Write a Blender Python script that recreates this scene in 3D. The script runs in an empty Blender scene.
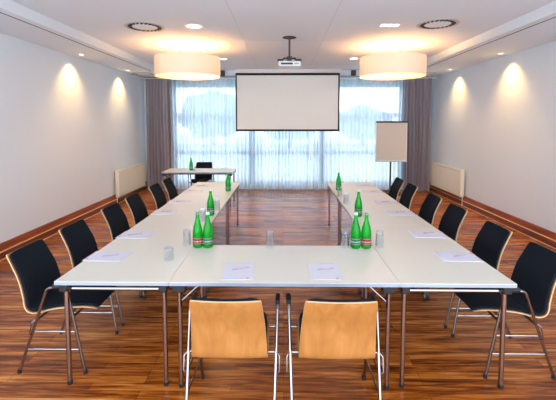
import bpy, bmesh, math, random
from mathutils import Vector, Matrix
random.seed(7)
PI = math.pi
S = bpy.context.scene
COL = S.collection

# ---------------------------------------------------------------- camera
cam_d = bpy.data.cameras.new('camera'); cam = bpy.data.objects.new('camera', cam_d); COL.objects.link(cam)
S.camera = cam
cam_d.sensor_fit = 'HORIZONTAL'; cam_d.sensor_width = 36.0
cam_d.lens = 377.4 / 556 * 36.0
cam_d.shift_x = 0.0
cam_d.shift_y = -(200 - 148.45) / 556
cam_d.clip_start = 0.05; cam_d.clip_end = 300
cam.location = (-0.0043, -2.3766, 1.7729)
cam.rotation_euler = (PI / 2 - 0.0677, 0, 0.0137)

# ---------------------------------------------------------------- world, light, exposure
W = bpy.data.worlds.new('world'); S.world = W; W.use_nodes = True
wn = W.node_tree; wb = wn.nodes['Background']
wb.inputs['Color'].default_value = (0.80, 0.90, 1.0, 1); wb.inputs['Strength'].default_value = 1.75
S.view_settings.view_transform = 'Standard'; S.view_settings.look = 'None'
S.view_settings.gamma = 1.0; S.view_settings.use_curve_mapping = False
S.view_settings.exposure = 1.68


def lamp(name, kind, loc, energy, color, parent=None, rot=(0, 0, 0), **kw):
    d = bpy.data.lights.new(name, kind); d.energy = energy; d.color = color
    for k, v in kw.items(): setattr(d, k, v)
    o = bpy.data.objects.new(name, d); COL.objects.link(o); o.location = loc; o.rotation_euler = rot
    if parent: o.parent = parent
    return o


# ---------------------------------------------------------------- helpers
def link(name, bm, mat, parent=None, smooth=True, loc=(0, 0, 0), bevel=0, kind=None):
    me = bpy.data.meshes.new(name); bmesh.ops.recalc_face_normals(bm, faces=bm.faces[:])
    bm.to_mesh(me); bm.free()
    if isinstance(mat, (list, tuple)):
        for m in mat: me.materials.append(m)
    else: me.materials.append(mat)
    o = bpy.data.objects.new(name, me); COL.objects.link(o); o.location = loc
    if smooth:
        for p in me.polygons: p.use_smooth = True
        me.set_sharp_from_angle(angle=math.radians(38))
    if bevel:
        b = o.modifiers.new('bevel', 'BEVEL'); b.width = bevel; b.segments = 2; b.limit_method = 'ANGLE'
    if parent: o.parent = parent
    if kind: o['kind'] = kind
    return o


def tag(o, label, cat, group=None):
    o['label'] = label; o['category'] = cat
    if group: o['group'] = group
    return o


def thing(name, label, cat, loc=(0, 0, 0), rz=0, group=None):
    o = bpy.data.objects.new(name, None); COL.objects.link(o)
    o.location = loc; o.rotation_euler = (0, 0, rz); o.empty_display_size = .1
    return tag(o, label, cat, group)


def dup(root, loc, rz, label, group=None):
    r = root.copy(); COL.objects.link(r); r.location = loc; r.rotation_euler = (0, 0, rz)
    r['label'] = label
    if group: r['group'] = group
    for ch in list(root.children):
        c = ch.copy(); COL.objects.link(c); c.parent = r
        for g in list(ch.children):
            d = g.copy(); COL.objects.link(d); d.parent = c
    return r


def B(): return bmesh.new()


def box(bm, a, b, mi=0):
    x0, y0, z0 = a; x1, y1, z1 = b
    v = [bm.verts.new(p) for p in ((x0, y0, z0), (x1, y0, z0), (x1, y1, z0), (x0, y1, z0), (x0, y0, z1), (x1, y0, z1), (x1, y1, z1), (x0, y1, z1))]
    for f in ((0, 3, 2, 1), (4, 5, 6, 7), (0, 1, 5, 4), (1, 2, 6, 5), (2, 3, 7, 6), (3, 0, 4, 7)):
        fc = bm.faces.new([v[i] for i in f]); fc.material_index = mi
    return bm


def fillet(pts, r, n=5):
    pts = [Vector(p) for p in pts]; out = [pts[0]]
    for i in range(1, len(pts) - 1):
        p = pts[i]; a = (pts[i - 1] - p); b = (pts[i + 1] - p)
        ang = a.angle(b); d = min(r / math.tan(ang / 2), a.length * .49, b.length * .49)
        s = p + a.normalized() * d; e = p + b.normalized() * d
        for k in range(n + 1):
            t = k / n
            out.append(s * (1 - t) ** 2 + p * 2 * t * (1 - t) + e * t * t)
    out.append(pts[-1]); return out


def tube(bm, pts, r, n=10, mi=0):
    pts = [Vector(p) for p in pts]; rings = []
    rr = r if isinstance(r, (list, tuple)) else [r] * len(pts)
    t0 = (pts[1] - pts[0]).normalized()
    ref = Vector((1, 0, 0)) if abs(t0.x) < .8 else Vector((0, 1, 0))
    u = t0.cross(ref).normalized()
    for i, p in enumerate(pts):
        t = (pts[min(i + 1, len(pts) - 1)] - pts[max(i - 1, 0)]).normalized()
        u = (u - t * u.dot(t)).normalized(); w = t.cross(u)
        rings.append([bm.verts.new(p + (u * math.cos(2 * PI * k / n) + w * math.sin(2 * PI * k / n)) * rr[i]) for k in range(n)])
    for a, b in zip(rings, rings[1:]):
        for k in range(n):
            f = bm.faces.new((a[k], a[(k + 1) % n], b[(k + 1) % n], b[k])); f.material_index = mi
    for c in (rings[0], rings[-1]):
        f = bm.faces.new(c); f.material_index = mi
    return bm


def lathe(bm, prof, n=32, c=(0, 0, 0), closed=False, mi=0):
    rings = []
    for r, z in prof:
        if r < 1e-6: rings.append([bm.verts.new((c[0], c[1], c[2] + z))])
        else: rings.append([bm.verts.new((c[0] + r * math.cos(2 * PI * k / n), c[1] + r * math.sin(2 * PI * k / n), c[2] + z)) for k in range(n)])
    pairs = list(zip(rings, rings[1:]))
    if closed: pairs.append((rings[-1], rings[0]))
    for a, b in pairs:
        for k in range(n):
            q = [a[k % len(a)], a[(k + 1) % len(a)], b[(k + 1) % len(b)], b[k % len(b)]]
            u = []
            for v in q:
                if v not in u: u.append(v)
            if len(u) > 2:
                f = bm.faces.new(u); f.material_index = mi
    return bm


def slab(bm, profs, th_fn=None):
    """closed sheet from two equal grids (front, back)"""
    F, K = profs
    fv = [[bm.verts.new(p) for p in r] for r in F]; kv = [[bm.verts.new(p) for p in r] for r in K]
    m, n = len(F), len(F[0])
    for i in range(m - 1):
        for j in range(n - 1):
            bm.faces.new((fv[i][j], fv[i][j + 1], fv[i + 1][j + 1], fv[i + 1][j]))
            bm.faces.new((kv[i][j], kv[i + 1][j], kv[i + 1][j + 1], kv[i][j + 1]))
    for i in range(m - 1):
        bm.faces.new((fv[i][0], fv[i + 1][0], kv[i + 1][0], kv[i][0]))
        bm.faces.new((fv[i][-1], kv[i][-1], kv[i + 1][-1], fv[i + 1][-1]))
    for j in range(n - 1):
        bm.faces.new((fv[0][j], kv[0][j], kv[0][j + 1], fv[0][j + 1]))
        bm.faces.new((fv[-1][j], fv[-1][j + 1], kv[-1][j + 1], kv[-1][j]))
    return bm


# ---------------------------------------------------------------- materials
def srgb(r, g, b):
    f = lambda c: (c / 255 / 12.92) if c / 255 <= .04045 else ((c / 255 + .055) / 1.055) ** 2.4
    return (f(r), f(g), f(b), 1)


def mat(name, col, rough=.5, metal=0, spec=.5, bump=0, bscale=50, var=0, **kw):
    m = bpy.data.materials.new(name); m.use_nodes = True; nt = m.node_tree; p = nt.nodes['Principled BSDF']
    p.inputs['Base Color'].default_value = col; p.inputs['Roughness'].default_value = rough
    p.inputs['Metallic'].default_value = metal; p.inputs['Specular IOR Level'].default_value = spec
    for k, v in kw.items(): p.inputs[k.replace('_', ' ')].default_value = v
    if bump or var:
        tc = nt.nodes.new('ShaderNodeTexCoord'); no = nt.nodes.new('ShaderNodeTexNoise')
        no.inputs['Scale'].default_value = bscale; no.inputs['Detail'].default_value = 4
        nt.links.new(tc.outputs['Object'], no.inputs['Vector'])
        if bump:
            bp = nt.nodes.new('ShaderNodeBump'); bp.inputs['Strength'].default_value = bump; bp.inputs['Distance'].default_value = .01
            nt.links.new(no.outputs['Fac'], bp.inputs['Height']); nt.links.new(bp.outputs['Normal'], p.inputs['Normal'])
        if var:
            hs = nt.nodes.new('ShaderNodeMixRGB'); hs.blend_type = 'MIX'
            hs.inputs[1].default_value = tuple(c * (1 - var) for c in col[:3]) + (1,)
            hs.inputs[2].default_value = tuple(min(1, c * (1 + var)) for c in col[:3]) + (1,)
            nt.links.new(no.outputs['Fac'], hs.inputs[0]); nt.links.new(hs.outputs[0], p.inputs['Base Color'])
    return m


def wood(name, c1, c2, c3, axis=0, rough=.35, scale=1, spec=.5):
    m = bpy.data.materials.new(name); m.use_nodes = True; nt = m.node_tree; p = nt.nodes['Principled BSDF']
    N = nt.nodes.new; L = nt.links.new
    tc = N('ShaderNodeTexCoord'); mp = N('ShaderNodeMapping'); sc = [22 * scale] * 3; sc[axis] = 1.3 * scale
    mp.inputs['Scale'].default_value = sc
    no = N('ShaderNodeTexNoise'); no.inputs['Scale'].default_value = 1.2; no.inputs['Detail'].default_value = 6; no.inputs['Distortion'].default_value = .6
    cr = N('ShaderNodeValToRGB'); e = cr.color_ramp.elements
    e[0].position = .3; e[0].color = c1; e[1].position = .72; e[1].color = c3; n = e.new(.5); n.color = c2
    L(tc.outputs['Object'], mp.inputs['Vector']); L(mp.outputs[0], no.inputs['Vector']); L(no.outputs['Fac'], cr.inputs[0])
    L(cr.outputs[0], p.inputs['Base Color']); p.inputs['Roughness'].default_value = rough; p.inputs['Specular IOR Level'].default_value = spec
    return m


def floor_mat():
    m = bpy.data.materials.new('strip_parquet'); m.use_nodes = True; nt = m.node_tree; p = nt.nodes['Principled BSDF']
    N = nt.nodes.new; L = nt.links.new
    tc = N('ShaderNodeTexCoord'); br = N('ShaderNodeTexBrick')
    br.offset = .37; br.offset_frequency = 3; br.squash = 1
    br.inputs['Scale'].default_value = 1; br.inputs['Brick Width'].default_value = .95; br.inputs['Row Height'].default_value = .072
    br.inputs['Mortar Size'].default_value = .0022; br.inputs['Mortar Smooth'].default_value = .4; br.inputs['Bias'].default_value = 0
    br.inputs['Color1'].default_value = (0, 0, 0, 1); br.inputs['Color2'].default_value = (1, 1, 1, 1); br.inputs['Mortar'].default_value = (.5, .5, .5, 1)
    L(tc.outputs['Object'], br.inputs['Vector'])
    mp = N('ShaderNodeMapping'); mp.inputs['Scale'].default_value = (2.2, 30, 1)
    L(tc.outputs['Object'], mp.inputs['Vector'])
    n1 = N('ShaderNodeTexNoise'); n1.inputs['Scale'].default_value = 1.0; n1.inputs['Detail'].default_value = 7; n1.inputs['Roughness'].default_value = .62; n1.inputs['Distortion'].default_value = .5
    L(mp.outputs[0], n1.inputs['Vector'])
    ad = N('ShaderNodeMath'); ad.operation = 'MULTIPLY_ADD'; ad.inputs[1].default_value = .16; L(br.outputs['Color'], ad.inputs[0]); L(n1.outputs['Fac'], ad.inputs[2])
    cr = N('ShaderNodeValToRGB'); e = cr.color_ramp.elements
    e[0].position = .36; e[0].color = FLOOR[0]; e[1].position = .80; e[1].color = FLOOR[3]
    a = e.new(.50); a.color = FLOOR[1]; b = e.new(.63); b.color = FLOOR[2]
    L(ad.outputs[0], cr.inputs[0])
    mx = N('ShaderNodeMixRGB'); mx.inputs[2].default_value = srgb(70, 30, 14); L(cr.outputs[0], mx.inputs[1])
    fm = N('ShaderNodeMath'); fm.operation = 'MULTIPLY'; fm.inputs[1].default_value = .8; L(br.outputs['Fac'], fm.inputs[0]); L(fm.outputs[0], mx.inputs[0])
    L(mx.outputs[0], p.inputs['Base Color'])
    p.inputs['Roughness'].default_value = .27; p.inputs['Specular IOR Level'].default_value = .38
    bp = N('ShaderNodeBump'); bp.inputs['Strength'].default_value = .25; bp.inputs['Distance'].default_value = .004
    L(n1.outputs['Fac'], bp.inputs['Height']); L(bp.outputs[0], p.inputs['Normal'])
    return m


FLOOR = [srgb(66, 26, 8), srgb(126, 60, 16), srgb(174, 96, 30), srgb(214, 142, 68)]
M = {}
M['wall'] = mat('painted_plaster', srgb(222, 230, 237), .9, bump=.04, bscale=90)
M['ceil'] = mat('ceiling_paint', srgb(230, 236, 243), .9)
M['soffit'] = mat('soffit_paint', srgb(230, 236, 242), .85)
M['seam'] = mat('ceiling_board_joint', srgb(212, 210, 212), .9)  # faint grey of the lines between ceiling boards
M['floor'] = floor_mat()
M['skirt'] = wood('skirting_wood', srgb(116, 50, 20), srgb(146, 66, 28), srgb(170, 86, 42), axis=1, rough=.35)
M['skirt2'] = wood('skirting_wood_dark', srgb(84, 34, 16), srgb(112, 48, 22), srgb(140, 64, 32), axis=1, rough=.3)
M['edge'] = wood('light_trim_wood', srgb(206, 150, 98), srgb(222, 170, 118), srgb(232, 186, 136), axis=1, rough=.4)
M['laminate'] = mat('cream_laminate', srgb(213, 209, 198), .38, spec=.45, var=.02, bscale=3)
M['tedge'] = mat('grey_edge_band', srgb(150, 160, 180), .4)
M['chrome'] = mat('chrome', srgb(150, 144, 144), .16, metal=1)
M['steel'] = mat('satin_steel', srgb(166, 148, 142), .22, metal=1)
M['black'] = mat('black_plastic', srgb(22, 22, 24), .45, bump=.05)
M['fabric'] = mat('black_wool_fabric', srgb(20, 26, 34), .95, spec=.15, bump=.4, bscale=400, var=.35)
M['ply'] = wood('beech_plywood', srgb(158, 104, 52), srgb(172, 116, 60), srgb(184, 128, 72), axis=2, rough=.38, scale=.6)
M['plyedge'] = mat('plywood_edge', srgb(206, 172, 132), .5, var=.06, bscale=60)
M['drape'] = mat('grey_drape', srgb(174, 166, 174), .9, spec=.1, bump=.2, bscale=300, var=.08)
M['rad'] = mat('cream_enamel', srgb(232, 226, 206), .4)
M['screen'] = mat('screen_fabric', srgb(238, 242, 240), .85)
M['screenb'] = mat('screen_border', srgb(28, 28, 34), .8)
M['white'] = mat('white_plastic', srgb(232, 232, 232), .4)
M['paper'] = mat('white_paper', srgb(208, 207, 218), .8)
M['rule'] = mat('printed_red_line', srgb(200, 90, 110), .8)
M['print'] = mat('printed_grey_text', srgb(176, 170, 190), .8)
M['pen'] = mat('pink_pen_plastic', srgb(184, 150, 176), .35)
M['pentip'] = mat('grey_pen_tip', srgb(120, 110, 130), .35)
M['alu'] = mat('aluminium', srgb(190, 190, 190), .35, metal=1)
M['flip'] = mat('flipchart_paper', srgb(214, 208, 200), .8)
M['frame'] = mat('window_frame_paint', srgb(150, 165, 178), .5)
M['dark'] = mat('dark_grille', srgb(70, 64, 62), .7)
M['vent'] = mat('vent_grey_metal', srgb(204, 198, 192), .6)
M['redlabel'] = mat('red_label', srgb(128, 4, 16), .5)
M['greenlabel'] = mat('green_label', srgb(10, 92, 60), .5)
M['labelmark'] = mat('label_white_mark', srgb(200, 192, 190), .5)
M['cap'] = mat('pale_cap', srgb(196, 224, 206), .4)
M['capdark'] = mat('grey_green_cap', srgb(110, 140, 124), .4)
M['ground'] = mat('outside_bounce_ground', srgb(190, 196, 190), .9, var=.1, bscale=2)  # whitish terrace tone, brightened to throw daylight up at the ceiling
M['leaf'] = mat('outside_leaves', srgb(96, 120, 112), .9, var=.3, bscale=3)
M['trunk'] = mat('outside_bark', srgb(96, 80, 70), .9)


def emis(name, col, s):
    m = bpy.data.materials.new(name); m.use_nodes = True; nt = m.node_tree; nt.nodes.clear()
    e = nt.nodes.new('ShaderNodeEmission'); e.inputs[0].default_value = col; e.inputs[1].default_value = s
    o = nt.nodes.new('ShaderNodeOutputMaterial'); nt.links.new(e.outputs[0], o.inputs[0]); return m


M['bulb'] = emis('warm_lamp_glow', (1, .66, .32, 1), 5)
M['spotglow'] = emis('downlight_glow', (1, .85, .6, 1), 1.6)


def sheer(name, col, transp, transl=.6):
    m = bpy.data.materials.new(name); m.use_nodes = True; nt = m.node_tree; nt.nodes.clear(); N = nt.nodes.new; L = nt.links.new
    d = N('ShaderNodeBsdfDiffuse'); d.inputs[0].default_value = col
    t = N('ShaderNodeBsdfTranslucent'); t.inputs[0].default_value = col
    x = N('ShaderNodeBsdfTransparent'); x.inputs[0].default_value = (1, 1, 1, 1)
    m1 = N('ShaderNodeMixShader'); m1.inputs[0].default_value = transl; L(d.outputs[0], m1.inputs[1]); L(t.outputs[0], m1.inputs[2])
    m2 = N('ShaderNodeMixShader'); m2.inputs[0].default_value = transp; L(m1.outputs[0], m2.inputs[1]); L(x.outputs[0], m2.inputs[2])
    o = N('ShaderNodeOutputMaterial'); L(m2.outputs[0], o.inputs[0]); return m


M['sheer'] = sheer('sheer_voile', (.56, .63, .70, 1), .12, .56)
M['shade'] = sheer('cream_lampshade', (.86, .80, .70, 1), .0, .21)
M['diffuser'] = sheer('lamp_diffuser', (.95, .88, .76, 1), .25, .7)


def clear(name, tint=(1, 1, 1, 1), k=.75):
    m = bpy.data.materials.new(name); m.use_nodes = True; nt = m.node_tree; nt.nodes.clear(); N = nt.nodes.new; L = nt.links.new
    x = N('ShaderNodeBsdfTransparent'); x.inputs[0].default_value = tint
    g = N('ShaderNodeBsdfGlossy'); g.inputs['Roughness'].default_value = .05; g.inputs[0].default_value = (.9, .95, 1, 1)
    lw = N('ShaderNodeLayerWeight'); lw.inputs[0].default_value = .35
    mu = N('ShaderNodeMath'); mu.operation = 'MULTIPLY'; mu.inputs[1].default_value = k; L(lw.outputs['Facing'], mu.inputs[0])
    mx = N('ShaderNodeMixShader'); L(mu.outputs[0], mx.inputs[0]); L(x.outputs[0], mx.inputs[1]); L(g.outputs[0], mx.inputs[2])
    o = N('ShaderNodeOutputMaterial'); L(mx.outputs[0], o.inputs[0]); return m


M['glass'] = clear('clear_tumbler_glass', (.92, .94, .955, 1), .8)
M['pane'] = clear('window_glass', (.97, .99, 1, 1), .1)
M['bottle'] = mat('green_bottle_glass', (.002, .50, .02, 1), .03, spec=.8, Transmission_Weight=.6, IOR=1.3)

# ---------------------------------------------------------------- room
XL, XR, YB, YF = -3.708, 3.907, 7.681, -3.3
HC, HS, XS = 3.078, 2.952, 2.91
T = .740
link('floor', box(B(), (XL - .2, YF, -.1), (XR + .2, YB + .3, 0)), M['floor'], smooth=False, kind='structure')
link('ceiling', box(B(), (XL - .2, YF, HC), (XR + .2, YB + .3, HC + .15)), M['ceil'], smooth=False, kind='structure')
link('wall_left', box(B(), (XL - .2, YF, 0), (XL, YB + .3, HC)), M['wall'], smooth=False, kind='structure')
link('wall_right', box(B(), (XR, YF, 0), (XR + .2, YB + .3, HC)), M['wall'], smooth=False, kind='structure')
bm = B(); WX0, WX1, WZ0, WZ1 = -3.0, 3.2, .12, 2.80
box(bm, (XL, YB, 0), (WX0, YB + .2, HC)); box(bm, (WX1, YB, 0), (XR, YB + .2, HC))
box(bm, (WX0, YB, 0), (WX1, YB + .2, WZ0)); box(bm, (WX0, YB, WZ1), (WX1, YB + .2, HC))
link('wall_back', bm, M['wall'], smooth=False, kind='structure')
# soffits along both walls and the curtain bulkhead
link('trim_1', box(B(), (XL, YF, HS), (-XS, YB, HC)), M['soffit'], smooth=False, kind='structure')
link('trim_2', box(B(), (XS, YF, HS), (XR, YB, HC)), M['soffit'], smooth=False, kind='structure')
link('trim_3', box(B(), (-XS, 7.08, 2.965), (XS, YB, HC)), M['soffit'], smooth=False, kind='structure')
# joints between the ceiling boards
bm = B()
for x in (-.62, .62): box(bm, (x - .003, YF, HC - .0015), (x + .003, 7.08, HC))
for y in (1.2, 3.7, 6.2):
    box(bm, (-XS, y - .003, HC - .0015), (XS, y + .003, HC))
link('trim_4', bm, M['seam'], smooth=False, kind='structure')
for side, X, s in (('left', XL, 1), ('right', XR, -1)):
    bm = B()
    for (d, z0, z1, mi) in ((.07, .012, .10, 0), (.03, .10, .20, 1)):
        xs = sorted((X, X + s * d)); box(bm, (xs[0], YF, z0), (xs[1], YB, z1), mi)
    xs = sorted((X, X + s * .076)); box(bm, (xs[0], YF, 0), (xs[1], YB, .012), 2)
    xs = sorted((X + s * .03, X + s * .071)); box(bm, (xs[0], YF, .10), (xs[1], YB, .103), 2)
    link('baseboard_' + side, bm, [M['skirt2'], M['skirt'], M['edge']], smooth=False, kind='structure')

# window
wf = bpy.data.objects.new('window_1', None); COL.objects.link(wf); wf.location = (0, YB + .1, 0); wf['kind'] = 'structure'
bm = B()
mull = [WX0 + .03, -.84, 1.04, WX1 - .03]
for x in mull: box(bm, (x - .08, -.04, WZ0), (x + .08, .04, WZ1))
for z in (WZ0 + .03, .98, 1.98, WZ1 - .03): box(bm, (WX0, -.035, z - .05), (WX1, .035, z + .05))
link('window_frame', bm, M['frame'], wf, smooth=False)
link('window_pane', box(B(), (WX0, -.004, WZ0), (WX1, .004, WZ1)), M['pane'], wf, smooth=False)
# outside
link('trim_5', box(B(), (-40, YB + .4, -.35), (40, 60, -.25)), M['ground'], smooth=False, kind='structure')
for i, (x, y, h, r) in enumerate(((-13, 30, 3.6, 2.6), (-6.2, 31, 4.6, 2.7), (0.6, 30, 3.6, 2.6), (7.2, 32, 3.4, 2.6), (14, 30, 3.6, 2.6))):
    t = thing('garden_tree', ['leafy tree outside far left of the window', 'tallest leafy tree outside behind the left sheer curtain', 'leafy tree outside hidden behind the projection screen', 'leafy tree outside behind the right sheer curtain', 'leafy tree outside far right of the window'][i], 'tree', (x, y, -.25), 0, 'trees outside the window')
    link('trunk', tube(B(), [(0, 0, 0), (0, 0, h * .5)], [.2, .14], 10), M['trunk'], t)
    bm = B(); bmesh.ops.create_icosphere(bm, subdivisions=4, radius=1)
    ph = random.random() * 9
    for v in bm.verts:
        q = v.co.copy(); k = 1 + .16 * math.sin(5 * q.x + ph) * math.cos(4 * q.z + ph) + .08 * math.sin(13 * q.y + 9 * q.z) + random.uniform(-.05, .05)
        v.co = Vector((q.x * r * k, q.y * r * k, q.z * h * .42 * k + h * .58))
    link('crown', bm, M['leaf'], t)


# ---------------------------------------------------------------- curtains
def curtain(name, x0, x1, y, z0, z1, folds, amp, m, label, cat, seed, th=.004, irr=.35):
    rnd = random.Random(seed); n = int(folds * 12); bm = B()
    xs = []; ph = 0; path = []
    jit = [rnd.uniform(1 - irr, 1 + irr) for _ in range(folds + 2)]
    for i in range(n + 1):
        f = i / n * folds; k = int(min(f, folds - 1))
        path.append((x0 + (x1 - x0) * i / n, amp * jit[k] * math.sin(2 * PI * f) + amp * .35 * math.sin(2 * PI * f * .37 + seed)))
    rows = 9; F = []; K = []
    for j in range(rows):
        t = j / (rows - 1); z = z1 + (z0 - z1) * t
        F.append([Vector((px + .012 * math.sin(5 * t + px * 7), y + py * (.45 + .55 * min(1, t * 1.6)), z + (0 if j < rows - 1 else 0))) for px, py in path])
        K.append([v + Vector((0, th, 0)) for v in F[-1]])
    if th: slab(bm, (F, K))
    else:
        V = [[bm.verts.new(p) for p in r] for r in F]
        for a, b in zip(V, V[1:]):
            for k in range(len(a) - 1): bm.faces.new((a[k], a[k + 1], b[k + 1], b[k]))
    return tag(link(name, bm, m), label, cat)


curtain('drape', -3.55, -2.88, 7.37, .012, 2.90, 8, .085, M['drape'], 'grey-mauve opaque drape in the left corner of the window', 'curtain', 3)
curtain('drape', 3.10, 3.77, 7.37, .012, 2.90, 8, .085, M['drape'], 'grey-mauve opaque drape in the right corner of the window', 'curtain', 5)
for i, (a, b) in enumerate(((-2.93, -.86), (-.84, 1.03), (1.05, 3.18))):
    curtain('sheer_curtain', a, b, 7.53, .015, 2.90, 20, .036, M['sheer'],
            ['long pale blue sheer curtain left of the projection screen', 'long pale blue sheer curtain below and behind the projection screen', 'long pale blue sheer curtain right of the projection screen behind the flipchart'][i], 'curtain', i + 11, th=0)
tag(link('curtain_track', box(B(), (-3.68, 7.36, 2.90), (3.88, 7.60, 2.925)), M['white'], bevel=.003), 'white curtain track running the full width above the curtains', 'curtain track')
# short posts carry the track up to the bulkhead
S_tr = bpy.data.objects['curtain_track']
for x in (-2.7, 0, 2.7): link('track_bracket', box(B(), (x - .02, 7.44, 2.925), (x + .02, 7.50, 2.965)), M['white'], S_tr)


# ---------------------------------------------------------------- tables
def table(label, x0, y0, x1, y1, along, ends=(1, 1), name='conference_table', z=T, tilt=0):
    cx, cy = (x0 + x1) / 2, (y0 + y1) / 2; g = .0015
    lx, ly = (x1 - x0) / 2 - g, (y1 - y0) / 2 - g
    t = thing(name, label, 'table', (cx, cy, 0), 0)
    link('tabletop', box(B(), (-lx, -ly, z - .004), (lx, ly, z)), M['laminate'], t, smooth=False)
    link('edge_band', box(B(), (-lx, -ly, z - .025), (lx, ly, z - .004)), M['tedge'], t, smooth=False)
    # work in local frame where u = length, v = width
    def P(u, v, w): return (u, v, w) if along == 'x' else (v, u, w)
    hu, hv = (lx, ly) if along == 'x' else (ly, lx)
    zz = z - .025
    for s in (-1, 1):
        link('side_rail', box(B(), *[tuple(sorted_pair) for sorted_pair in bounds(P(-hu + .12, s * (hv - .10) - .012, zz - .035), P(hu - .12, s * (hv - .10) + .012, zz))]), M['black'], t)
    for e in (-1, 1):
        u = e * (hu - .06)
        bm = B(); tube(bm, [P(u, -hv + .07, zz - .046), P(u, hv - .07, zz - .046)], .012, 8)
        link('cross_bar', bm, M['chrome'], t)
        for s in (-1, 1):
            v = s * (hv - .044)
            lg = link('leg', tube(B(), [P(u, v, .022), P(u, v, zz - .012)], [.0155, .0165], 12), M['steel'], t)
            link('foot_cap', tube(B(), [P(u, v, 0), P(u, v, .024)], .018, 12), M['black'], lg)
            link('hinge_bracket', box(B(), *bounds(P(u - .045, v - .028, zz - .055), P(u + .045, v + .028, zz))), M['black'], t, bevel=.008)
            link('folding_brace', tube(B(), [P(u, v, .585), P(u - e * .13, v, zz - .01)], .0055, 8), M['chrome'], t)
    return t


def bounds(a, b): return (tuple(min(i, j) for i, j in zip(a, b)), tuple(max(i, j) for i, j in zip(a, b)))


table('cream-topped front table between the two long rows, two wooden chair backs before it', -.75, 0, .75, .75, 'x')
for s, side in ((-1, 'left'), (1, 'right')):
    for k, (y0, y1, lb) in enumerate(((0, 1.40, 'cream-topped folding table at the near end of the %s row'), (1.40, 2.90, 'cream-topped folding table in the middle of the %s row'), (2.90, 4.15, 'cream-topped folding table at the far end of the %s row, nearest the window'))):
        x0, x1 = sorted((s * .75, s * 1.5))
        table(lb % side, x0, y0, x1, y1, 'y')
table('separate cream side table standing crosswise by the window drape', -2.57, 5.45, -1.06, 6.15, 'x')


# ---------------------------------------------------------------- chairs
def smooth_curve(pts, n):
    out = []; m = len(pts)
    for i in range(m - 1):
        p0 = pts[max(i - 1, 0)]; p1 = pts[i]; p2 = pts[i + 1]; p3 = pts[min(i + 2, m - 1)]
        for k in range(n):
            t = k / n
            out.append(tuple(.5 * ((2 * b) + (-a + c) * t + (2 * a - 5 * b + 4 * c - d) * t * t + (-a + 3 * b - 3 * c + d) * t ** 3) for a, b, c, d in zip(p0, p1, p2, p3)))
    out.append(pts[-1]); return out


PROF = smooth_curve([  # y, z, half width
    (.265, .414, .140), (.245, .438, .182), (.17, .452, .208), (.02, .444, .218), (-.10, .414, .218), (-.165, .410, .217), (-.210, .442, .216), (-.232, .535, .213),
    (-.260, .64, .207), (-.305, .735, .199), (-.342, .805, .193), (-.352, .828, .188)], 4)


def shell(off0, off1, inset, i0=0, i1=None, nx=12):
    """sheet following the seat profile; off = distance to the sitter's side"""
    P = PROF[i0:i1]; F = []; K = []
    L = len(P)
    for i, (y, z, w) in enumerate(P):
        a = P[max(i - 1, 0)]; b = P[min(i + 1, L - 1)]
        t = Vector((0, b[0] - a[0], b[1] - a[1])).normalized()
        nrm = Vector((0, t.z, -t.y))
        if nrm.z < 0 and z < .46 or (z >= .46 and nrm.y < 0): nrm = -nrm
        ww = w - inset - (.045 * max(0, (i - (L - 6)) / 5) ** 2.5 if inset else 0); fr = []; kr = []
        curve = .010 if z > .5 else .006
        for j in range(nx + 1):
            s = j / nx * 2 - 1
            c = Vector((s * ww, y, z)) + nrm * (curve * s * s)
            fr.append(c + nrm * off1); kr.append(c + nrm * off0)
        F.append(fr); K.append(kr)
    return slab(B(), (F, K))


def make_chair(label):
    t = thing('armchair', label, 'chair')
    sh = link('plywood_shell', shell(0, .010, 0), M['ply'], t)
    # pale edges of the plywood
    me = sh.data; me.materials.append(M['plyedge'])
    m, n = len(PROF), 13
    nside = 2 * (m - 1) * (n - 1)
    for p in me.polygons:
        if p.index >= nside: p.material_index = 1
    pad = link('upholstery_pad', shell(.0102, .030, .012, 1, None), M['fabric'], t)
    b = pad.modifiers.new('bevel', 'BEVEL'); b.width = .009; b.segments = 3; b.limit_method = 'ANGLE'; b.angle_limit = math.radians(50)
    X = .262
    for s in (-1, 1):
        bm = B()
        pts = fillet([(s * (X - .01), -.235, .015), (s * (X + .01), .0, .632), (s * (X + .01), .135, .632), (s * (X - .008), .235, .015)], .045, 6)
        fr = link('side_frame', tube(bm, pts, .0105, 10), M['chrome'], t)
        for yy in (-.235, .235): link('foot_glide', tube(B(), [(s * (X - .01), yy * 1.005, 0), (s * (X - .01), yy, .03)], .0135, 10), M['black'], fr)
        link('armrest', tube(B(), [(s * (X + .01), .040, .640), (s * (X + .01), .145, .640)], .0155, 10), M['black'], t)
        for z, ya, yb in ((.18, -.171, .208), (.31, -.121, .187)):
            link('stretcher', tube(B(), [(s * (X - .005), ya, z), (s * (X - .005), yb, z)], .006, 8), M['chrome'], t)
    for s in (-1, 1):
        link('linking_bow', tube(B(), fillet([(s * X, -.09, .405), (s * (X + .024), -.11, .385), (s * (X + .024), -.13, .30), (s * (X - .003), -.12, .29)], .012, 4), .0045, 8), M['chrome'], t)
    for yy, zz in ((-.085, .408), (.165, .428)):
        link('seat_support', tube(B(), [(-X, yy, zz - .012), (X, yy, zz - .012)], .009, 10), M['chrome'], t)
    return t


chair_rows = []
YC = {'L': (.42, 1.05, 1.82, 2.44, 3.27, 3.88), 'R': (.41, 1.05, 1.84, 2.49, 3.34, 3.96)}
ORD = ('nearest the camera', 'second from the camera', 'third from the camera', 'fourth from the camera', 'fifth from the camera', 'farthest from the camera')
first = make_chair('')
used = False


def place(x, y, rz, label, group):
    global used
    if not used:
        used = True; first.location = (x, y, 0); first.rotation_euler = (0, 0, rz); first['label'] = label; first['group'] = group; return first
    return dup(first, (x, y, 0), rz, label, group)


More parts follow.
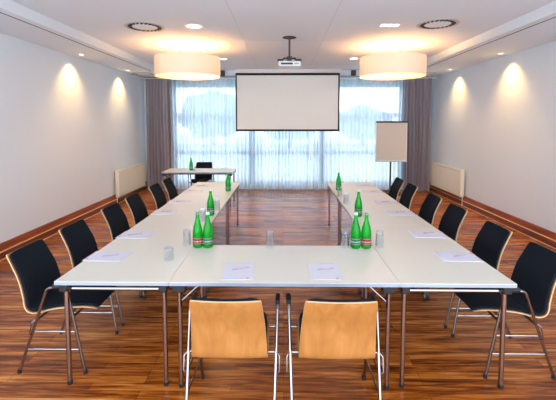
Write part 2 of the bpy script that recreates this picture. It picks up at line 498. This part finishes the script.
place(-.310, -.105, 0, 'left one of two front armchairs showing its orange plywood back', 'armchairs at the front table')
place(.304, -.105, 0, 'right one of two front armchairs showing its orange plywood back', 'armchairs at the front table')
for i, y in enumerate(YC['L']):
    place(-1.640, y, -PI / 2, 'black padded chrome armchair along the left wall side, %s' % ORD[i], 'armchairs along the left row')
for i, y in enumerate(YC['R']):
    place(1.640, y, PI / 2, 'black padded chrome armchair along the right wall side, %s' % ORD[i], 'armchairs along the right row')
c = dup(first, (-1.89, 6.27, 0), PI, 'black padded armchair behind the separate side table, its back to the window'); 
if 'group' in c: del c['group']


# ---------------------------------------------------------------- bottles, glasses
def make_bottle(kind):
    t = thing('mineral_water_bottle', '', 'bottle', (0, 0, T))
    prof = [(0, 0), (.034, 0), (.0405, .006), (.0415, .02), (.0415, .115), (.040, .140), (.034, .175), (.0245, .205), (.0165, .235), (.0145, .262), (.0155, .266), (.0155, .274), (.0135, .276), (0, .276)]
    link('glass_body', lathe(B(), prof, 28), M['bottle'], t)
    link('cap', lathe(B(), [(0, .2762), (.0150, .2762), (.0158, .279), (.0158, .290), (.0135, .294), (0, .294)], 24), M['cap' if kind == 'green' else 'capdark'], t)
    lab = link('label', lathe(B(), [(.0416, .032), (.0422, .032), (.0422, .088), (.0416, .088)], 32, closed=True), M['redlabel' if kind == 'red' else 'greenlabel'], t)
    bm = B()   # pale lettering band and rule lines wrapped on the label
    for z0, z1, cuts in ((.052, .064, True), (.080, .082, False), (.038, .040, False)):
        n = 60
        for k in range(n):
            if cuts and k % 5 in (0, 3): continue
            a0, a1 = 2 * PI * k / n, 2 * PI * (k + 1) / n; r = .0424
            h = z1 - (.004 if cuts and k % 3 == 0 else 0)
            bm.faces.new([bm.verts.new(q) for q in ((r * math.cos(a0), r * math.sin(a0), z0), (r * math.cos(a1), r * math.sin(a1), z0), (r * math.cos(a1), r * math.sin(a1), h), (r * math.cos(a0), r * math.sin(a0), h))])
    link('label_print', bm, M['labelmark'], lab, smooth=False)
    return t


BT = {'red': make_bottle('red'), 'green': make_bottle('green')}; ub = set()
for kind, x, y, z, lb in (
        ('red', -.715, .700, T, 'green glass water bottle with red label on the left front table corner'),
        ('green', -.630, .700, T, 'green glass water bottle with green label beside the red-labelled one, left side'),
        ('green', .597, .700, T, 'green glass water bottle with green label beside the red-labelled one, right side'),
        ('red', .684, .700, T, 'green glass water bottle with red label near the right front table corner'),
        ('green', -.815, 1.78, T, 'green water bottle halfway along the left row of tables'),
        ('green', .83, 1.76, T, 'green water bottle halfway along the right row of tables'),
        ('green', -.835, 3.27, T, 'green water bottle at the far end of the left row'),
        ('green', .845, 3.36, T, 'green water bottle at the far end of the right row'),
        ('green', -2.01, 5.78, T, 'green water bottle on the separate side table by the window')):
    if kind not in ub:
        ub.add(kind); o = BT[kind]; o.location = (x, y, z); o['label'] = lb; o['group'] = 'green mineral water bottles'
    else: dup(BT[kind], (x, y, z), random.uniform(0, 6), lb, 'green mineral water bottles')


gp = [(0, .0985), (.0300, .1000), (.0315, .108), (.0315, .110), (0, .110)]


def glass_mesh():
    # tumbler turned upside down: rim on the table, thick base on top
    prof = [(.0365, 0), (.0372, .001), (.0335, .05), (.0325, .094), (.0310, .098), (0, .098), (0, .088), (.0300, .086), (.0330, .05), (.0355, .001)]
    return lathe(B(), prof, 28)


g0 = None
for x, y, lb in ((-.868, .405, 'upturned clear tumbler alone on the left table, nearest the camera'),
                 (-.815, .735, 'upturned clear tumbler just left of the red-labelled bottle, left side'),
                 (-.112, .700, 'upturned clear tumbler at the middle back edge of the front table'),
                 (.508, .712, 'upturned clear tumbler left of the right-hand bottle pair'),
                 (.800, .722, 'upturned clear tumbler right of the right-hand bottle pair'),
                 (-.845, 1.50, 'upturned clear tumbler in front of the mid left-row bottle'),
                 (-.785, 2.02, 'upturned clear tumbler behind the mid left-row bottle'),
                 (.80, 2.40, 'upturned clear tumbler behind the mid right-row bottle'),
                 (.79, 2.85, 'upturned clear tumbler just before the far right-row bottle'),
                 (-1.93, 5.72, 'upturned clear tumbler beside the bottle on the separate side table')):
    if g0 is None: g0 = link('tumbler', glass_mesh(), M['glass']); o = g0
    else: o = g0.copy(); COL.objects.link(o)
    o.scale = (1, 1, 1) if 'alone' in lb or 'separate' in lb else (.95, .95, 1.38)
    o.location = (x, y, T); tag(o, lb, 'glass', 'upturned water tumblers')


# ---------------------------------------------------------------- paper sheets and pens
def make_sheet():
    t = thing('notepad', '', 'notepad', (0, 0, T))
    link('paper_sheets', box(B(), (-.105, -.1485, 0), (.105, .1485, .004)), M['paper'], t, smooth=False)
    bm = B(); box(bm, (-.104, -.146, .004), (.104, -.1425, .0044))
    box(bm, (.062, -.138, .004), (.078, -.126, .0044))
    link('red_print', bm, M['rule'], t, smooth=False)
    bm = B(); box(bm, (-.02, .128, .004), (.085, .132, .0044))
    link('header_print', bm, M['print'], t, smooth=False)
    return t


def make_pen():
    t = thing('ballpoint_pen', '', 'pen')
    link('barrel', tube(B(), [(-.058, 0, .0036), (.05, 0, .0036)], .0036, 10), M['pen'], t)
    link('tip', tube(B(), [(.05, 0, .0036), (.066, 0, .0036)], [.0035, .001], 10), M['pentip'], t)
    link('clip', box(B(), (-.055, -.0012, .0072), (-.018, .0012, .0085)), M['pentip'], t)
    return t


s0 = make_sheet(); p0 = make_pen(); n = 0
spots = [(-.315, .195, 0, 'on the front table before the left plywood-backed armchair'), (.285, .20, 0, 'on the front table before the right plywood-backed armchair')]
for s, side, ys in ((-1, 'left', (.47, 1.03, 1.92, 2.50, 3.25, 3.75)), (1, 'right', (.50, 1.08, 1.92, 2.50, 3.25, 3.78))):
    for i, y in enumerate(ys):
        spots.append((s * 1.345 if s > 0 else -1.36, y, -s * PI / 2 * -1, 'on the %s row, %s' % (side, ORD[i])))
for i, (x, y, rz, where) in enumerate(spots):
    rz += random.uniform(-.06, .06)
    ls = 'white notepad sheet with red line ' + where; lp = 'pink ballpoint pen lying on the notepad ' + where
    if i == 0:
        s0.location = (x, y, T); s0.rotation_euler.z = rz; s0['label'] = ls; s0['group'] = 'notepads on the tables'
        p0.location = (x + .01, y + .02, T + .0045); p0.rotation_euler.z = rz + .35; p0['label'] = lp; p0['group'] = 'pens on the notepads'
    else:
        dup(s0, (x, y, T), rz, ls, 'notepads on the tables')
        dup(p0, (x + random.uniform(-.02, .02), y + random.uniform(-.01, .03), T + .0045), random.uniform(.2, .5), lp, 'pens on the notepads')


# ---------------------------------------------------------------- radiators
def radiator(x, s, y0, y1, z0, z1, label):
    t = thing('radiator', label, 'radiator', (x, (y0 + y1) / 2, 0)); h = (y1 - y0) / 2
    bm = B(); xs = sorted((s * .10, s * .115)); box(bm, (xs[0], -h, z0 + .02), (xs[1], h, z1 - .015))
    n = int(2 * h / .055)
    for k in range(n):
        y = -h + (k + .5) * 2 * h / n; xs = sorted((s * .115, s * .119))
        box(bm, (xs[0], y - .014, z0 + .05), (xs[1], y + .014, z1 - .05))
    link('front_panel', bm, M['rad'], t, smooth=False)
    xs = sorted((s * .045, s * .06)); link('rear_panel', box(B(), (xs[0], -h, z0 + .02), (xs[1], h, z1 - .015)), M['rad'], t)
    for e in (-1, 1):
        xs = sorted((s * .035, s * .12)); ys = sorted((e * h, e * (h + .006)))
        link('side_cover', box(B(), (xs[0], ys[0], z0 + .01), (xs[1], ys[1], z1)), M['rad'], t, bevel=.003)
        xs = sorted((s * .002, s * .045)); link('wall_bracket', box(B(), (xs[0], e * h * .7 - .02, z0 + .1), (xs[1], e * h * .7 + .02, z1 - .1)), M['rad'], t)
    bm = B(); xs = sorted((s * .035, s * .12)); box(bm, (xs[0], -h, z1 - .014), (xs[1], h, z1))
    link('top_grille', bm, M['rad'], t, bevel=.003)
    vl = link('valve', tube(B(), [(s * .085, -h - .006, z0 + .05), (s * .085, -h - .06, z0 + .05)], .016, 12), M['white'], t)
    link('supply_pipe', tube(B(), [(s * .085, -h - .04, z0 + .045), (s * .085, -h - .04, .0)], .009, 10), M['white'], vl)
    return t


radiator(XL, 1, 5.76, 7.30, .13, .73, 'cream panel radiator on the left wall next to the drape')
radiator(XR, -1, 5.69, 7.30, .17, .765, 'cream panel radiator on the right wall next to the drape')

# ---------------------------------------------------------------- projection screen
t = thing('projection_screen', 'large white projection screen with black border hanging before the window', 'projection screen', (.10, 6.93, 2.985))
hw = 1.272
link('casing', box(B(), (-hw - .03, -.045, .0), (hw + .03, .045, .093)), M['white'], t, bevel=.006)
link('screen_surface', box(B(), (-hw + .035, -.0022, -1.372), (hw - .035, .0022, -.055)), M['screen'], t, smooth=False)
bm = B()
box(bm, (-hw, -.003, -.055), (hw, .003, 0)); box(bm, (-hw, -.003, -1.40), (-hw + .035, .003, -.055)); box(bm, (hw - .035, -.003, -1.40), (hw, .003, -.055)); box(bm, (-hw, -.003, -1.40), (hw, .003, -1.372))
link('black_border', bm, M['screenb'], t, smooth=False)
link('bottom_bar', tube(B(), [(-hw, 0, -1.408), (hw, 0, -1.408)], .011, 10), M['screenb'], t)

# ---------------------------------------------------------------- projector
t = thing('ceiling_projector', 'white projector on a dark ceiling pole in front of the screen', 'projector', (.09, 3.5, HC))
link('ceiling_plate', lathe(B(), [(0, -.022), (.05, -.022), (.105, -.008), (.105, 0), (0, 0)], 28), M['dark'], t)
link('pole', tube(B(), [(0, 0, -.33), (0, 0, -.02)], .014, 12), M['dark'], t)
bm = B(); box(bm, (-.035, -.035, -.35), (.035, .035, -.29))
for a in (-1, 1):
    for b_ in (-1, 1): tube(bm, fillet([(0, 0, -.325), (a * .08, b_ * .03, -.315), (a * .14, b_ * .06, -.375)], .03, 4), .009, 8)
link('spider_mount', bm, M['black'], t)
pb = link('projector_body', box(B(), (-.17, -.13, -.455), (.17, .13, -.375)), M['white'], t, bevel=.014)
link('vent_grille', box(B(), (-.13, -.1315, -.430), (.05, -.1301, -.400)), M['dark'], pb, smooth=False)
link('lens', tube(B(), [(.09, .12, -.415), (.09, .155, -.415)], .027, 20), M['black'], pb)
for sx in (-1, 1): link('mount_arm', box(B(), (sx * .14 - .04, -.07, -.375), (sx * .14 + .04, .07, -.335)), M['black'], t, bevel=.004)
link('label_plate', box(B(), (.07, -.1315, -.428), (.14, -.1301, -.405)), M['frame'], pb, smooth=False)


# ---------------------------------------------------------------- pendant lamps
def pendant(x, y, label):
    R = .545; zb = 2.555; zt = 2.875
    t = thing('drum_pendant_lamp', label, 'pendant lamp', (x, y, HC), 0, 'drum pendant lamps')
    link('canopy', lathe(B(), [(0, -.03), (.06, -.03), (.075, -.01), (.075, 0), (0, 0)], 24), M['white'], t)
    a, b = zb - HC, zt - HC
    link('drum_shade', lathe(B(), [(R - .004, a), (R, a), (R, b), (R - .004, b)], 72, closed=True), M['shade'], t)
    link('bottom_diffuser', lathe(B(), [(0, a + .012), (R - .006, a + .012), (R - .006, a + .016), (0, a + .016)], 72), M['diffuser'], t)
    bm = B()
    for k in range(3): tube(bm, [(0, 0, -.02), ((R - .01) * math.cos(k * 2.094 + .5), (R - .01) * math.sin(k * 2.094 + .5), b)], .0022, 6)
    link('suspension_wire', bm, M['steel'], t)
    bm = B(); tube(bm, [(0, 0, -.02), (0, 0, b - .14)], .005, 8)
    for k in range(3):
        q = k * 2.094; tube(bm, [(0, 0, b - .14), (.22 * math.cos(q), .22 * math.sin(q), b - .17)], .006, 8)
    link('lamp_cluster', bm, M['white'], t)
    for k in range(3):
        q = k * 2.094; c = (.22 * math.cos(q), .22 * math.sin(q), b - .20)
        bm = B(); bmesh.ops.create_uvsphere(bm, u_segments=16, v_segments=10, radius=.042)
        bmesh.ops.translate(bm, vec=c, verts=bm.verts[:]); link('bulb', bm, M['bulb'], t)
        lamp('bulb_light', 'POINT', (c[0], c[1], b - .12), 4.6, (1, .50, .17), t, shadow_soft_size=.04)
    return t


pendant(-1.625, 4.10, 'large cream drum pendant lamp hanging left of the projection screen')
pendant(1.85, 4.15, 'large cream drum pendant lamp hanging right of the projection screen')


# ---------------------------------------------------------------- ceiling fittings
def swirl(x, y, label):
    t = thing('swirl_air_diffuser', label, 'air vent', (x, y, HC), 0, 'round ceiling air diffusers')
    link('outer_ring', lathe(B(), [(.222, -.002), (.262, -.006), (.262, 0), (.222, 0)], 48, closed=True), M['vent'], t)
    link('centre_plate', lathe(B(), [(0, -.010), (.15, -.010), (.17, -.002), (.17, 0), (0, 0)], 40), M['ceil'], t)
    bm = B(); n = 22
    for k in range(n):
        a = 2 * PI * k / n; m = Matrix.Rotation(a, 4, 'Z') @ Matrix.Translation((.195, 0, -.006)) @ Matrix.Rotation(.5, 4, 'Z')
        r = bmesh.ops.create_cube(bm, size=1); bmesh.ops.scale(bm, vec=(.050, .024, .010), verts=r['verts']); bmesh.ops.transform(bm, matrix=m, verts=r['verts'])
    link('vanes', bm, M['black'], t, smooth=False)
    link('backing', lathe(B(), [(0, -.001), (.224, -.001), (.224, 0), (0, 0)], 40), M['vent'], t)


swirl(-1.89, 2.84, 'round swirl air diffuser in the ceiling on the left side')
swirl(2.04, 2.75, 'round swirl air diffuser in the ceiling on the right side')


def downlight(x, y, z, r, label, energy=0, glow='spotglow', col=(1, .8, .55)):
    t = thing('recessed_downlight', label, 'ceiling light', (x, y, z), 0, 'recessed downlights')
    link('trim_ring', lathe(B(), [(r * .8, -.003), (r, -.006), (r * 1.06, -.003), (r * 1.06, 0), (r * .8, 0)], 32, closed=True), M['white'], t)
    link('lamp_lens', lathe(B(), [(0, -.003), (r * .8, -.002), (r * .8, 0), (0, 0)], 32), M[glow], t)
    if energy: lamp('downlight_light', 'SPOT', (0, 0, -.02), energy, col, t, spot_size=math.radians(120), spot_blend=.9, shadow_soft_size=.08)
    return t


downlight(-1.21, 2.82, HC, .12, 'lit recessed downlight beside the left ceiling diffuser', 14)
downlight(-1.21, 4.09, HC, .075, 'small recessed downlight right of the left drum lamp', 14)
downlight(1.45, 4.09, HC, .075, 'small recessed downlight left of the right drum lamp', 14)
downlight(-1.24, 5.44, HC, .10, 'recessed downlight in the ceiling behind the left drum lamp', 14)
downlight(1.43, 5.42, HC, .10, 'recessed downlight in the ceiling behind the right drum lamp', 0)
# square louvred light on the right
t = thing('louvre_ceiling_light', 'small rectangular louvred ceiling light beside the right air diffuser', 'ceiling light', (1.42, 2.79, HC))
link('light_frame', box(B(), (-.13, -.07, -.006), (.13, .07, 0)), M['white'], t, bevel=.002)
for x in (-.085, 0, .085): link('lamp_cell', box(B(), (x - .03, -.045, -.0085), (x + .03, .045, -.0062)), M['spotglow'], t, smooth=False)
for x, y, lb in ((-1.90, 4.12, 'tiny dark sprinkler head in the ceiling by the left drum lamp'), (2.09, 4.09, 'tiny dark sprinkler head in the ceiling by the right drum lamp')):
    o = thing('sprinkler_head', lb, 'sprinkler', (x, y, HC)); link('base_ring', lathe(B(), [(0, -.008), (.028, -.006), (.032, 0), (0, 0)], 20), M['white'], o)
    link('nozzle', tube(B(), [(0, 0, -.008), (0, 0, -.04)], .011, 10), M['dark'], o)
for x, lb in ((-1.50, 'small dark loudspeaker under the ceiling left of the screen'), (1.72, 'small dark loudspeaker under the ceiling right of the screen')):
    o = thing('ceiling_speaker', lb, 'speaker', (x, 7.02, HC))
    link('housing', box(B(), (-.055, -.05, -.15), (.055, .05, -.02)), M['dark'], o, bevel=.008)
    link('hanger', box(B(), (-.02, -.02, -.02), (.02, .02, 0)), M['white'], o)

# soffit fittings: slot vent, grille, wall-washing spots
for s, X, side in ((-1, -3.03, 'left'), (1, 3.03, 'right')):
    o = thing('slot_air_vent', 'long dark slot vent in the dropped ceiling edge along the %s wall' % side, 'air vent', (X, 0, HS))
    link('slot', box(B(), (-.009, -3.0, -.002), (.009, 6.3, 0)), M['dark'], o, smooth=False)
    link('slot_lip', box(B(), (.012 if s > 0 else -.022, -3.0, -.005), (.022 if s > 0 else -.012, 6.3, 0)), M['soffit'], o, smooth=False)
    o = thing('air_grille', 'dark rectangular air grille above the %s drape' % side, 'air vent', (s * 3.36, 6.75, HS))
    link('grille_frame', box(B(), (-.20, -.17, -.005), (.20, .17, 0)), M['dark'], o, smooth=False)
    bm = B()
    for k in range(7): box(bm, (-.18, -.15 + k * .045, -.009), (.18, -.135 + k * .045, -.005))
    link('louvres', bm, M['soffit'], o, smooth=False)
    for y, wh in ((4.2, 'nearer the camera'), (6.15, 'nearer the window')):
        xw = (XL + .21) if s < 0 else (XR - .21)
        o = thing('wall_washer_spot', 'small recessed spot washing the %s wall, %s' % (side, wh), 'ceiling light', (xw, y, HS), 0, 'recessed wall-washing spots')
        link('trim_ring', lathe(B(), [(.036, -.003), (.052, -.005), (.055, 0), (.036, 0)], 28, closed=True), M['white'], o)
        link('lamp_lens', lathe(B(), [(0, -.003), (.036, -.002), (.036, 0), (0, 0)], 24), M['spotglow'], o)
        lamp('wash_light', 'SPOT', (0, 0, -.015), 24, (1, .60, .20), o, rot=(0, -s * math.radians(6), 0), spot_size=math.radians(104), spot_blend=1.0, shadow_soft_size=.02)

# ---------------------------------------------------------------- flipchart
t = thing('flipchart', 'white flipchart board on a dark pole stand before the right sheer curtain', 'flipchart', (2.66, 6.95, 0))
link('board', box(B(), (-.385, -.012, .83), (.385, .012, 1.80)), M['white'], t, bevel=.006)
link('paper_pad', box(B(), (-.365, -.020, .86), (.365, -.0125, 1.775)), M['flip'], t, smooth=False)
link('clamp_bar', box(B(), (-.385, -.032, 1.775), (.385, .012, 1.815)), M['dark'], t, bevel=.004)
link('pen_tray', box(B(), (-.385, -.085, .815), (.385, .012, .832)), M['alu'], t, bevel=.003)
link('stand_pole', tube(B(), [(0, .03, .05), (0, .03, 1.5)], .021, 14), M['dark'], t)
for k in range(5):
    a = PI / 2 + k * 2 * PI / 5
    lg = link('base_leg', tube(B(), [(0, .03, .075), (.27 * math.cos(a), .03 + .27 * math.sin(a), .055)], [.019, .013], 10), M['dark'], t)
    bm = B(); c = Vector((.27 * math.cos(a), .03 + .27 * math.sin(a), .025)); d = Vector((math.sin(a), -math.cos(a), 0)) * .011
    tube(bm, [c - d, c + d], .025, 16); tube(bm, [c + Vector((0, 0, .01)), c + Vector((0, 0, .035))], .006, 8); link('castor', bm, M['black'], lg)
